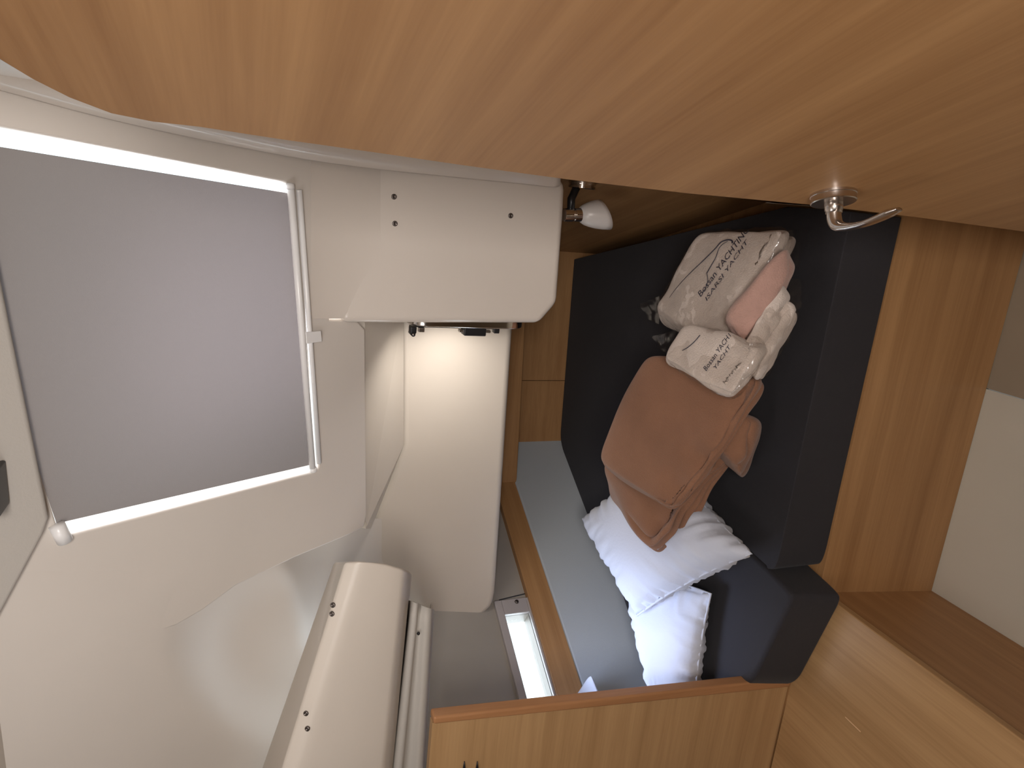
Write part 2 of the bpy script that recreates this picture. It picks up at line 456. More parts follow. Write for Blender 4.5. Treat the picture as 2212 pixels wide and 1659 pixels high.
# ---- moulded liner: sloping face with the hatch
hatch_px = [(-230, 232), (624, 396), (690, 1016), (133, 1160), (-60, 560)]
hole = rounded(poly(S, hatch_px), .018, which=[1, 2, 3])
SB_OLD = [(-260, -40), (120, 60), (700, 240), (712, 330), (712, 690), (770, 690), (790, 712), (793, 1110), (788, 1138), (755, 1156), (640, 1204), (510, 1268), (430, 1338), (330, 1450), (250, 1560), (180, 1680), (130, 1850), (-260, 1850)]
SB = [(-260, -140), (120, -40), (700, 190), (712, 300), (712, 690), (770, 690), (790, 712), (793, 1110), (788, 1138), (755, 1156), (640, 1204), (510, 1266), (440, 1318), (385, 1350), (325, 1372), (250, 1384), (-260, 1420)]
so = holed(poly(S, SB), hole, -nS * .055, 'wall_front', M['liner3'])
struct(so)
bevel(so, .005, 3, .6)
# cove between the slope and the vertical box front
rows = []
for py in range(280, 690, 12):
    cxx = 822 - 60 * max(0, (py - 664) / 24) ** 3
    a, b, c = hit(S, 672, py), hit(S, 745, py), hit(BX, cxx, py)
    r = []
    for k in range(13):
        t = k / 12
        r.append(a * (1 - t) ** 2 + b * 2 * t * (1 - t) + c * t * t + V((0, -.0015, 0)) * math.sin(math.pi * t))
    rows.append(r)
struct(link('trim_3', grid_bm(rows), M['liner'], smooth=True))
# box moulding below the slope
bx = poly(BX, [(735, 215), (1150, 340), (1200, 372), (1224, 398), (1219, 480), (1206, 655), (1168, 700), (735, 699)])
bm = prism_bm(bx, V((0, .27, .0)))
box = link('deck_box', bm, M['liner']); struct(box); box.name = 'trim_4'
bevel(box, .016, 5, .45)
# side return of the moulding towards the door
rows = []
cr = [(-120, 160), (0, 188), (150, 232), (330, 276), (520, 315), (700, 350), (900, 372), (1060, 388), (1160, 398), (1208, 404)]
for i, (x, y) in enumerate(cr):
    pl = S if x < 745 else BX
    p = hit(pl, x, y)
    q = hit((pl[0] + pl[1] * .022, pl[1]), x + 2, y - 26)
    r = hit((pl[0] + pl[1] * .024, pl[1]), x + 4, y - 60 if x < 1000 else y - 34)
    rows.append([p + pl[1] * .0005, p * .6 + q * .4 + pl[1] * .002, q, r])
o = link('trim_5', grid_bm(rows), M['liner'], smooth=True); struct(o)
m_ = o.modifiers.new('s', 'SUBSURF'); m_.levels = 2; m_.render_levels = 2
sol = o.modifiers.new('t', 'SOLIDIFY'); sol.thickness = .004

# ceiling above the slope
zc = hit(S, 20, 700).z + .0
cz = hit(S, 60, 900)
bm = prism_bm([V((.55, hit(S, 20, 200).y, zc + .055)), V((.55, -.3, zc + .055)), V((-1.9, -.3, zc + .055)), V((-1.9, hit(S, 20, 1500).y + .1, zc + .055))], V((0, 0, .03)))
struct(link('ceiling', bm, M['liner2']))

# ---- recess behind the slope: far vertical face, its sloped soffit and the hollow
PPs = [(866, 660), (1112, 660), (1110, 720), (1072, 1285), (1066, 1312), (1042, 1334), (905, 1373), (860, 1392), (560, 1440), (560, 1150), (800, 1141), (868, 962)]
bm = prism_bm(poly(PP, PPs), V((0, .40, 0)))
o = link('wall_front', bm, M['liner2']); struct(o); bevel(o, .022, 5, .4)
bm = prism_bm([hit(off(S, -.02), 788, 660), hit(PP, 872, 660), hit(PP, 872, 962), hit(PP, 802, 1142), hit(off(S, -.02), 790, 1142)], V((0, .02, .03)))
struct(link('ceiling', bm, M['liner2'], smooth=False))
def sstep(a, b, x):
    t = max(0, min(1, (x - a) / (b - a))); return t * t * (3 - 2 * t)
rows = []
S2 = off(S, -.010)
for i in range(0, 68):
    px = -120 + i * 15
    r = []
    for j in range(0, 52):
        y0_ = max(1120, 1176 - max(0, px - 133) * .2585)
        py = y0_ + j * 14 * (1.0 + .012 * j)
        s = (hit(off(S, -.010 + .0103 * sstep(1185, 1240, py)), px, py) - EYE).length; p = (hit(PP, px, py) - EYE).length
        e = math.hypot((px - 650) / 310, (py - 1390) / 250)
        w_ = max(sstep(1.0, .40, e) * .13, sstep(560, 850, px) * sstep(1640, 1200, py + .5 * max(0, 700 - px)))
        s3 = s
        d = s3 + (p + .004 - s3) * w_
        r.append(EYE + ray(px, py) * d)
    rows.append(r)
o = link('wall_front', grid_bm(rows), M['liner3'], smooth=True); struct(o)

# ---- shelf moulding (ledge) with screws
LE = (V((0, 1.40, 0)), V((0, -1, -.25)).normalized())
LE2 = (LE[0] + V((0, .012, 0)), LE[1])
n = 26
rows = []
for i in range(n + 1):
    t = i / 14
    def L(a, b, pl): return hit(pl, a[0] + (b[0] - a[0]) * t, a[1] + (b[1] - a[1]) * t)
    rows.append([L((722, 1214), (545, 1720), off(LE, -.30)),
                 L((745, 1213), (590, 1720), off(LE, -.022)),
                 L((775, 1212), (622, 1720), off(LE, -.004)),
                 L((800, 1212), (650, 1720), LE),
                 L((835, 1218), (740, 1720), LE),
                 L((866, 1226), (814, 1720), LE),
                 L((876, 1230), (826, 1720), off(LE, -.006)),
                 L((888, 1236), (842, 1720), off(LE, -.03)),
                 L((890, 1237), (845, 1720), off(LE, -.30))])
bm = grid_bm(rows)
bm.verts.ensure_lookup_table()
cap = [bm.verts[k] for k in range(9)]
bm.faces.new(cap)
bm.faces.new([bm.verts[n * 9 + k] for k in range(9)])
for i in range(n): bm.faces.new((bm.verts[i * 9], bm.verts[i * 9 + 8], bm.verts[i * 9 + 17], bm.verts[i * 9 + 9]))
led = struct(link('trim_8', bm, M['liner2'], smooth=True))
bevel(led, .006, 3, .5)
def screw_at(pl, px, py, r, parent):
    p = hit(pl, px, py)
    bm = lathe_bm(p - pl[1] * .001, pl[1], [(0, r), (.0022, r), (.0030, r * .8), (.0030, r * .45), (.0012, r * .35), (.0010, 0)], 24)
    return link('screw', bm, M['screw'], parent, smooth=True)
from mathutils.bvhtree import BVHTree
_lb = BVHTree.FromPolygons([v.co.copy() for v in led.data.vertices], [tuple(p.vertices) for p in led.data.polygons])
for q in ((719, 1307), (717, 1326), (661, 1541), (664, 1574)):
    h_ = _lb.ray_cast(EYE, ray(*q))
    if h_[0] is None: h_ = (hit(off(LE, -.05), *q), -ray(*q))
    n_ = h_[1] if h_[1].dot(fw) < 0 else -h_[1]
    screw_at((h_[0] + n_ * .001, n_), q[0], q[1], .0044, led)
for q in ((851, 425), (853, 483), (1103, 466)): screw_at(BX, q[0], q[1], .0052, box)
# grooved channel under the ledge
CH = off(LE, -.03)
prof = [((880, 1352), (838, 1720), -.04), ((888, 1354), (848, 1720), .0), ((893, 1356), (857, 1720), .006), ((896, 1357), (861, 1720), .001), ((900, 1358), (866, 1720), -.012),
        ((911, 1362), (888, 1720), -.008), ((915, 1363), (893, 1720), .004), ((924, 1366), (903, 1720), .006), ((928, 1368), (908, 1720), -.004), ((932, 1370), (911, 1720), -.05)]
rows = []
for i in range(21):
    t = (i - 1.5) / 10
    rows.append([hit(off(CH, d), a[0] + (b[0] - a[0]) * t, a[1] + (b[1] - a[1]) * t) for a, b, d in prof])
o = link('trim_6', grid_bm(rows), M['headliner'], smooth=True); struct(o)
sol = o.modifiers.new('t', 'SOLIDIFY'); sol.thickness = .003
bm = lathe_bm(hit(CH, 904, 1368), -fw, [(0, .003), (.002, .003), (.003, .0)], 16)
link('screw', bm, M['black'], o, smooth=True)

# ================================================================== HATCH with roller blind, PORTLIGHT
hc = hit(S, 380, 740)
area('sky_over_hatch', hc - nS * .30, hc, 1.3, 10, (0.84, 0.97, 1.0))
hg_ = hit(S, 520, 700)
area('blind_back_fill', hg_ - nS * .16, hg_, .38, 5, (1.0, 0.90, 0.95))  # extra light added behind the cloth to brighten its lower middle
hat = thing('window_2', hit(S, 400, 800), None, None); hat['kind'] = 'structure'
hin = off(S, -.055)
SB2 = poly(off(S, -.048), [(-230, 236), (620, 398), (686, 1012), (135, 1156), (-60, 560)])
link('hatch_pane', prism_bm([p for p in SB2], -nS * .006), M['glass'], hat)
# blind cloth hangs a little inside the opening
B0 = off(S, -.002)
cloth = [(-230, 280), (634, 419), (676, 1003), (122, 1131), (-60, 600)]
_c = poly(B0, cloth)
_far = [_c[0], _c[4], _c[3]]
def _ed(t):      # along the upper side of the cloth
    return _far[0] * (1 - 2 * t) + _far[1] * 2 * t if t < .5 else _far[1] * (2 - 2 * t) + _far[2] * (2 * t - 1)
rows = [[_ed(i / 24) * (1 - j / 24) + (_c[1] * (1 - i / 24) + _c[2] * i / 24) * (j / 24) + nS * .0012 * math.sin(i / 24 * math.pi) * math.sin(j / 24 * math.pi) for j in range(25)] for i in range(25)]
bl = link('roller_blind', grid_bm(rows), M['blind'], smooth=True)
tag(bl, 'grey roller blind cloth pulled across the sloping hatch with daylight at its edges', 'blind')
bm = tube_bm([hit(off(S, .006), 628, 408), hit(off(S, .006), 675, 1012)], .0062, 18)
ra = link('bottom_rail', bm, M['plastic'], bl, smooth=True)
tube_bm([hit(off(S, .003), 645, 412), hit(off(S, .003), 687, 1000)], .0052, 18, )
bm = tube_bm([hit(off(S, .003), 646, 410), hit(off(S, .003), 689, 1000)], .0052, 18)
link('catch_rail', bm, M['plastic'], bl, smooth=True)
for e in ((626, 403), (676, 1014)):
    p = hit(off(S, .006), *e); q = hit(off(S, .006), 675 if e[1] < 700 else 628, 1012 if e[1] < 700 else 408)
    bm = lathe_bm(p, (p - q), [(-.004, .0075), (0, .008), (.004, .0075), (.006, .004)], 20)
    link('end_cap', bm, M['plastic'], bl, smooth=True)
tb = poly(off(S, .012), [(661, 718), (694, 715), (696, 738), (663, 743)])
bevel(link('pull_tab', prism_bm(tb, -nS * .004), M['plastic'], bl), .0012)
# cassette at the upper side, mostly outside the frame
bm = prism_bm(poly(off(S, .016), [(-200, 260), (-12, 520), (109, 1120), (98, 1152), (0, 1335), (-200, 1640)]), -nS * .03)
bevel(link('cassette', bm, M['headliner'], bl), .008, 4)
bm = tube_bm([hit(off(S, .004), 122, 1134), hit(off(S, .004), 140, 1168)], .011, 16)
link('bracket', bm, M['plastic'], bl, smooth=True)
# the dark fitting on the ceiling
p = hit(off(S, .030), -22, 1058)
bm = bmesh.new(); bmesh.ops.create_cube(bm, size=1); bmesh.ops.scale(bm, vec=(.065, .05, .014), verts=bm.verts); bmesh.ops.translate(bm, vec=p + V((0, 0, -.007)), verts=bm.verts)
o = tag(bevel(link('ceiling_fitting', bm, M['black']), .003), 'small black fitting at the upper end of the blind, cut by the picture edge', 'fitting')

# portlight in the side of the deck box: edge-on frame, black hinge and latch
def boxp(px, py, y):   # point on the vertical plane Y=y
    return hit((V((0, y, 0)), V((0, -1, 0))), px, py)
port = thing('portlight', boxp(985, 703, 1.50), 'narrow silver framed portlight with black hinge and latch on the side of the deck box', 'porthole')
pa, pb = boxp(868, 698, 1.5), boxp(1112, 698, 1.5)
xl = -.266
zz1, zz0 = pa.z, pb.z
def rrect(y0, y1, z0, z1, x, r, seg=8):
    return rounded([V((x, y0, z0)), V((x, y1, z0)), V((x, y1, z1)), V((x, y0, z1))], r, seg)
o_ = rrect(1.42, 1.60, zz0, zz1, xl, .05); i_ = rrect(1.435, 1.585, zz0 + .02, zz1 - .02, xl, .04)
fr = holed(o_, i_, V((-.018, 0, 0)), 'frame', M['chrome']); fr.parent = port; fr.matrix_parent_inverse = port.matrix_world.inverted()
bevel(fr, .003)
link('pane', prism_bm(i_, V((-.006, 0, 0))), M['glass'], port)
def blk(name, px0, px1, py0, py1, y0, y1, mat, bev=.001, parent=port):
    a, b = boxp(px0, py0, y0), boxp(px1, py1, y0)
    x0, x1, z0, z1 = b.x, a.x, b.z, a.z
    bm = prism_bm([V((x0, y0, z0)), V((x1, y0, z0)), V((x1, y0, z1)), V((x0, y0, z1))], V((0, y1 - y0, 0)))
    return bevel(link(name, bm, mat, parent), bev)
blk('hinge_bar', 887, 1079, 704, 712, 1.44, 1.455, M['black'])
lt = blk('latch', 1004, 1050, 708, 727, 1.43, 1.46, M['black'], .0025)
blk('latch_pin', 992, 1060, 712, 720, 1.437, 1.447, M['nickel'], .0015, lt)
blk('latch_foot', 1068, 1079, 707, 721, 1.435, 1.45, M['black'], .002, lt)
hg = blk('hinge', 887, 900, 706, 722, 1.43, 1.45, M['black'], .003)
link('hinge_pin', lathe_bm(boxp(893, 723, 1.425), (0, 1, 0), [(0, .0045), (.03, .0045)], 20), M['black'], hg, smooth=True)
link('hinge_pin', lathe_bm(boxp(893, 723, 1.422), (0, 1, 0), [(0, .0022), (.004, .0022)], 16), M['nickel'], hg, smooth=True)
blk('hinge_arm', 905, 917, 708, 718, 1.435, 1.445, M['nickel'], .001, hg)

# ================================================================== DOOR
dpx = [(2500, 538), (2212, 501), (1980, 470), (1750, 443), (1480, 418), (1222, 388), (1000, 358), (800, 329), (600, 301), (430, 275), (330, 264), (240, 246), (150, 212), (70, 172), (0, 130), (-90, 66), (-200, -20), (-330, -140), (-420, -300)]
edge = poly(DOOR, dpx)
xs = [hit(DOOR, 2500, -900), hit(DOOR, -420, -900)]
far = V((dd.x, dd.y, 0))
outl = edge + [edge[-1] - far * .22, edge[0] - far * .75]
outl[-1].z = edge[0].z; outl[-2].z = edge[-1].z
outl.insert(-1, V((outl[-1].x, outl[-1].y, outl[-2].z)))
outl = edge + [outl[-2], outl[-1]]
zb_ = .02
outl[-1] = V((outl[-1].x, outl[-1].y, zb_)); outl.insert(0, V((edge[0].x, edge[0].y, zb_)))
door = link('door_1', prism_bm(outl, -DOOR[1] * .019), M['wood_door']); struct(door)
bevel(door, .0015, 2)
# lever handle
hp = hit(DOOR, 1800, 418); hn = DOOR[1]
hroot = thing('door_handle', hp, None, None)
hroot.parent = door; hroot['label'] = 'satin nickel lever handle with a round rose'
bpy.context.view_layer.update()
rose = link('rose', lathe_bm(hp, hn, [(0, .0265), (.003, .0265), (.0035, .0255), (.009, .0255), (.0105, .0262), (.0115, .0250), (.0115, .012)], 56), M['nickel'], hroot, smooth=True)
for p_ in rose.data.polygons: p_.use_smooth = True
rose.modifiers.new('e', 'EDGE_SPLIT').split_angle = .6
cyl = [hp + hn * .010, hp + hn * .026]
link('neck', lathe_bm(hp, hn, [(.009, .0105), (.020, .0105), (.021, .0095), (.024, .0095)], 32), M['nickel'], hroot, smooth=True)
back_ = -far
dn = V((0, 0, -1))
lev = [hp + hn * .018, hp + hn * .030, hp + hn * .039 + back_ * .004, hp + hn * .044 + back_ * .014, hp + hn * .047 + back_ * .030,
       hp + hn * .048 + back_ * .046, hp + hn * .047 + back_ * .062, hp + hn * .045 + back_ * .078, hp + hn * .044 + back_ * .090]
sp = smooth_path(lev, 8)
N = len(sp)
def lerp_list(keys, n):
    out = []
    for i in range(n):
        t = i / (n - 1) * (len(keys) - 1); k = min(int(t), len(keys) - 2); f_ = t - k
        out.append(keys[k] * (1 - f_) + keys[k + 1] * f_)
    return out
rz = lerp_list([.0085, .0085, .0082, .0078, .0078, .0080, .0086, .0088, .005], N)
rx = lerp_list([.0085, .0085, .0075, .0050, .0038, .0034, .0036, .0042, .0022], N)
link('lever', tube_bm(sp, rz, 24, flat=(V((0, 0, 1)), rz, rx)), M['nickel'], hroot, smooth=True)

# ================================================================== READING LAMP on the right wall
LW = (V((0.04, 1.45, 0)), V((-1, 0, 0)))
bpnt = V((.0395, 1.455, hit((V((0, 1.455, 0)), V((0, -1, 0))), 1258, 400).z))
lamp = thing('reading_lamp', bpnt, 'chrome reading lamp with small opal glass shade on the wall beside the deck box', 'lamp')
link('wall_base', lathe_bm(bpnt, (-1, 0, 0), [(0, .031), (.004, .031), (.0045, .029), (.009, .029), (.0095, .031), (.013, .031), (.0145, .026)], 48), M['chrome'], lamp, smooth=False)
q = lambda px, py, y=1.44: hit((V((0, y, 0)), V((0, -1, 0))), px, py)
arm = [bpnt + V((-.012, 0, .004)), q(1236, 436), q(1236, 452)]
link('arm', tube_bm([bpnt + V((-.010, 0, .012)), q(1234, 430), q(1233, 462)], .0085, 18), M['black'], lamp, smooth=True)
sa, sb_, sc2 = q(1216, 464), q(1253, 464), q(1320, 470)
ax = (sb_ - sa).normalized()
link('lamp_holder', lathe_bm(sa, ax, [(0, .013), (.002, .0145), (.022, .0145), (.0235, .0130), (.026, .0130), (.0265, .0145), ((sb_ - sa).length + .004, .0145)], 40), M['chrome'], lamp, smooth=False)
prof = [(0, .014), (.003, .019), (.010, .0235), (.020, .0275), (.032, .031), (.046, .0335), (.058, .0345), (.0585, .0330), (.045, .031), (.02, .025), (.006, .012)]
bm = lathe_bm(V((0, 0, 0)), V((0, 0, 1)), prof, 48)
# oblique mouth: shear the far end so the shade is cut at a slant
L0 = .058
sideax = ((hit((V((0, 1.44, 0)), V((0, -1, 0))), 1253, 400)) - sb_).normalized()
a_, x_, y_ = ax, sideax, ax.cross(sideax)
for v in bm.verts:
    p = v.co.copy(); t = max(0, p.z / L0)
    # x side of the section towards the wall
    cx, cy = p.x, p.y
    z = p.z * (1 - .22 * cx / .034 * t)
    v.co = sb_ + a_ * z + x_ * cx * .95 + y_ * cy
link('lamp_shade', bm, M['opal'], lamp, smooth=True)

# ================================================================== BERTH
FR2 = off(FRONT, 0)
y0f = FRONT[0].y
bm = prism_bm([V((.039, 1.0705, 0.001)), V((-.86, 1.0620, 0.001)), V((-.80, 1.0620, Z_BO)), V((.039, 1.0705, Z_BO))], V((0, .018, 0)))
bt = thing('berth_base', (0, 1.5, .0), 'wooden berth base with a plain vertical front under the dark mattress', 'berth')
bevel(link('front_panel', bm, M['wood_x'], bt), .0015)
bm = prism_bm([V((.039, 1.0705, Z_BO - .018)), V((.039, 2.235, Z_BO - .018)), V((-.87, 2.15, Z_BO - .018)), V((-1.27, 1.42, Z_BO - .018)), V((-1.2, 1.09, Z_BO - .018)), V((-.80, 1.0625, Z_BO - .018))], V((0, 0, .0178)))
link('berth_board', bm, M['wood_x'], bt)

def cushion(name, mat, pxtop, zt_, zb_, label, cat, bev=.022, shrink=0.0, parent=None, fnt=None):
    top = [hz(zt_, *q_) for q_ in pxtop]
    c = sum(top, V()) / len(top)
    bm = prism_bm(top, V((0, 0, -(zt_ - zb_))))
    o = link(name, bm, mat, parent)
    bevel(o, bev, 6, .5)
    return tag(o, label, cat)
mt_px = [(1735, 466), (1240, 560), (1208, 958), (1290, 1100), (1440, 1150), (1572, 1148), (1640, 1212), (1700, 1256), (1722, 1262), (1738, 1240)]
# front edge straight along the berth front
fy = 1.074
def onfront(px, py):
    p = hz(Z_MT, px, py); return p
top = [V((.030, fy, Z_MT)), V((.030, 1.25, Z_MT))] + [hz(Z_MT, 1240, 560), hz(Z_MT, 1209, 955)] + [hz(Z_MT, 1300, 1195), hz(Z_MT, 1572, 1145), hz(Z_MT, 1655, 1222), V((-.735, fy + .02, Z_MT)), V((-.72, fy - .006, Z_MT))]
top[2].x += .0; 
bm = prism_bm(rounded(top, .05, 6, which=[3, 7, 8]), V((0, 0, -(Z_MT - Z_BO - .001))))
matt = tag(bevel(link('mattress', bm, M['dark_fabric']), .032, 8, .6), 'large charcoal mattress covering the berth under the pile of bedding', 'mattress')
# wedge cushion at the left
top = [hz(Z_MT, 1575, 1155), hz(Z_MT, 1655, 1228), hz(Z_MT, 1700, 1272), hz(Z_MT, 1712, 1292), hz(Z_MT, 1622, 1476), hz(Z_MT, 1420, 1520), hz(Z_MT, 1316, 1205)]
bm = prism_bm(rounded(top, .03, 5, which=[2, 3, 4]), V((0, 0, -(Z_MT - Z_BO - .001))))
cu = link('wedge_cushion', bm, M['dark_fabric'])
# the bottom edge stands forward of the top edge
for v in cu.data.vertices:
    if v.co.z < .40 and v.co.y < 1.17:
        v.co += V((-.01, -.012, 0))
tag(bevel(cu, .026, 8, .6), 'small charcoal wedge cushion left of the large mattress below the pillows', 'cushion')
# backrest cushion along the hull
q0 = along(LP(1283, 1105), LP(1210, 960), 1.12); 
cc = [along(u1, u0, 1.18), along(u0, u1, 1.5)]
zl = [p.z for p in cc]
cc = [along(u1, u0, 1.62), along(u0, u1, 1.5)]
bc = [V((cc[0].x, cc[0].y, Z_BO + .005)), V((cc[1].x, cc[1].y, Z_BO + .005)), V((cc[1].x, cc[1].y, cc[1].z - .002)), V((cc[0].x, cc[0].y, cc[0].z - .002))]
bm = prism_bm([p + LS[1] * .002 for p in bc], LS[1] * .017)
tag(bevel(link('backrest_cushion', bm, M['grey_fabric']), .012, 5, .6), 'long grey upholstered backrest pad along the hull beneath the window', 'backrest')

# ---- locker on the left: vertical panel, solid edge post, low step
lk = thing('locker', (-1.3, 1.1, 0), 'pale wooden locker panel with solid edge post standing at the left of the berth', 'locker')
PB = (V((0, 1.085, 0)), V((0, -1, 0)))
def clipz(p, z): return V((p.x, p.y, max(p.z, z)))
e0, e1 = hit(PB, 1694, 1464), hit(PB, 932, 1546)
xe = e0.x
pn = [V((e0.x, PB[0].y, Z_BO + .001)), V((e1.x, PB[0].y, hit(PB, 931, 1600).z)), V((-1.46, PB[0].y, hit(PB, 931, 1600).z)), V((-1.46, PB[0].y, Z_BO + .001))]
ztop = pn[1].z
def shift(p, s): return V((p.x + s, p.y, p.z))
bm = prism_bm([shift(pn[0], -.026), shift(pn[1], -.018), pn[2], pn[3]], V((0, .018, 0)))
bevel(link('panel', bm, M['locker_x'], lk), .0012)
gl = [V((pn[0].x, 1.079, pn[0].z)), V((pn[1].x, 1.079, ztop)), shift(V((pn[1].x, 1.079, ztop)), -.0165), shift(V((pn[0].x, 1.079, pn[0].z)), -.0255)]
bevel(link('edge_post', prism_bm(gl, V((0, .028, 0))), M['wood_trim'], lk), .005, 4)
# step / bench in front of the panel
st = [V((-.785, 1.060, Z_BO)), V((-.783, .15, Z_BO)), V((-1.34, .15, Z_BO)), V((-1.34, 1.0835, Z_BO)), V((-1.04, 1.0835, Z_BO)), V((-.83, 1.0615, Z_BO))]
bm = prism_bm(st, V((0, 0, -.018)))
bn = thing('step_locker', (-1.3, .6, 0), 'low wooden step locker standing in front of the tall locker panel', 'step')
M['wood_y2'] = M['wood_y']
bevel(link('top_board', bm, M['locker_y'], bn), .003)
bm = prism_bm([V((-.790, 1.062, .001)), V((-.790, .15, .001)), V((-.790, .15, Z_BO - .019)), V((-.790, 1.062, Z_BO - .019))], V((-.018, 0, 0)))
bm2 = bm
for v in bm2.verts:
    if v.co.z < .1: v.co.x -= .036
link('side_panel', bm2, M['wood_y'], bn)
bm = prism_bm([V((-.80, 1.058, Z_BO - .02)), V((-.80, 1.09, Z_BO - .02)), V((-1.04, 1.10, Z_BO - .02)), V((-1.04, 1.084, Z_BO - .02))], V((0, 0, .0198)))
link('filler_board', bm, M['wood_x'], bn)
link('front_panel', prism_bm([V((-.82, 1.088, .001)), V((-1.34, 1.088, .001)), V((-1.34, 1.088, Z_BO + .004)), V((-.86, 1.088, Z_BO - .001))], V((0, .012, 0))), M['wood_x'], bt)
tp = tube_bm([hz(Z_BO + .002, 1766, 1268), hz(Z_BO + .002, 1771, 1290), hz(Z_BO + .002, 1792, 1312)], .0028, 10)
link('edge_bead', tp, simple('pale_edge', (.62, .45, .28), .4), bn, smooth=True)
# scratch in the veneer
s0, s1 = hz(Z_BO + .0002, 1826, 1549), hz(Z_BO + .0002, 1859, 1581)
link('scratch', tube_bm([s0, s1], .0010, 6), simple('bare_wood', (.75, .52, .32), .6), bn)
# black catch at the frame edge
ct = thing('door_catch', hit(PB, 1020, 1680), 'small black two-pronged catch on the locker panel at the picture edge', 'catch')
for (x, y) in ((1003, 1645), (1031, 1645)):
    p = hit(off(PB, .004), x, y); q_ = hit(off(PB, .004), x - 1, 1690)
    link('prong', tube_bm([p, p * .7 + q_ * .3, q_], [.0008, .0028, .004], 12), M['black'], ct, smooth=True)
p = hit(off(PB, .0), 1017, 1700)
bm = bmesh.new(); bmesh.ops.create_cube(bm, size=1); bmesh.ops.scale(bm, vec=(.024, .012, .04), verts=bm.verts); bmesh.ops.translate(bm, vec=p + V((0, -.007, 0)), verts=bm.verts)
bevel(link('plate', bm, M['black'], ct), .002)

# ================================================================== BEDDING
from mathutils.bvhtree import BVHTree
def corners(top, bot):
    """top/bot: four (px, py, z) in the order far-right, far-left, near-left, near-right"""
    return [hz(z, x, y) for x, y, z in bot] + [hz(z, x, y) for x, y, z in top]
def folds(freq, amp, warp=.25, ymin=.35, seed=0.0, xs=1.5):
    def f(q, p):
        m = sstep(ymin, .9, q.y)
        ph = (q.z + warp * noise.noise(V((q.x * xs + seed, q.y * .7, q.z * .8)))) * freq
        g = abs(math.sin(ph))
        return -amp * m * (1 - g ** .7) * 1.5
    return f
def wrinkles(amp, sx_=3, sy_=14, seed=0):
    def f(q, p):
        e = max(abs(q.x), abs(q.y))
        return amp * sstep(.35, .95, e) * noise.noise(V((q.x * (sy_ if abs(q.y) > abs(q.x) else sx_) + seed, q.y * (sx_ if abs(q.y) > abs(q.x) else sy_), q.z * .4)))
    return f
def pillow(name, mid, hgt, label, seed, mat='pillow', pipe=.0028):
    top = [(x, y, z) for x, y, z in mid]
    c = [hz(z, x, y) for x, y, z in mid]
    n_ = ((c[1] - c[0]).cross(c[3] - c[0])).normalized()
    if n_.z < 0: n_ = -n_
    cs = [p - n_ * hgt * .5 for p in c] + [p + n_ * hgt * .5 for p in c]
    root = thing(name, sum(c, V()) / 4 - n_ * hgt * .5, label, 'pillow', 'white cotton pillows')
    b = soft('pillow_body', M[mat], cs, n=44, pinch=True, noisea=.007, nscale=6, disp=wrinkles(.009, 2.0, 13, seed), parent=root)
    pts = []
    for k in range(4):
        for t in range(12):
            u = t / 12 * 2 - 1
            x, y = [(u, -1), (1, u), (-u, 1), (-1, -u)][k]
            X = x * (1 - .07 * (1 - y * y)); Y = y * (1 - .07 * (1 - x * x))
            p = trilin(cs, (X * 1.0 + 1) / 2, (Y + 1) / 2, .5)
            pts.append(p + V((0, 0, .0015 * noise.noise(p * 40))))
    pts.append(pts[0]); pts.append(pts[1])
    link('piping', tube_bm(pts, pipe, 8), M[mat], root, smooth=True)
    return root
pillow('pillow', [(1322, 1175, .60), (1432, 1575, .62), (1494, 1570, .54), (1536, 1283, .535)], .085,
       'white pillow lying flat against the grey backrest pad, lowest of the pile', 2.0)
pillow('pillow', [(1440, 980, .56), (1263, 1122, .64), (1376, 1330, .64), (1622, 1196, .585)], .135,
       'plump white pillow with puckered corners directly beneath the brown blankets', 7.0)
def band(top, bot): return corners(top, bot)
# lower blanket
b2c = corners([(1420, 850, .685), (1291, 1000, .735), (1392, 1190, .715), (1636, 905, .60)],
              [(1440, 850, .52), (1312, 1078, .655), (1440, 1222, .650), (1655, 915, .500)])
bk2 = soft('blanket', M['blanket'], b2c, k=8, n=72, disp=folds(6.5, .022, .55, .1, 3.3, 2.6), noisea=.013, nscale=8)
tag(bk2, 'brown fleece blanket folded in loose layers on top of the plump white pillow', 'blanket', 'brown folded blankets')
b1c = corners([(1392, 762, .745), (1288, 990, .785), (1452, 1112, .760), (1655, 805, .655)],
              [(1410, 770, .68), (1293, 1006, .745), (1462, 1120, .735), (1668, 830, .590)])
bk1 = soft('blanket', M['blanket'], b1c, k=10, n=72, disp=folds(4.0, .014, .45, .3, 9.1, 2.6), noisea=.010, nscale=6, crown=.12)
tag(bk1, 'smooth brown fleece blanket folded square, upper of the two and partly under the towel bags', 'blanket', 'brown folded blankets')
fc = corners([(1560, 872, .66), (1530, 960, .68), (1600, 1040, .62), (1648, 905, .60)],
             [(1570, 880, .56), (1540, 970, .58), (1612, 1050, .51), (1652, 915, .50)])
fl = soft('fold_flap', M['blanket'], fc, k=5, n=36, disp=folds(4, .008, .3, .1, 1.7), noisea=.010, nscale=12, parent=bk2)

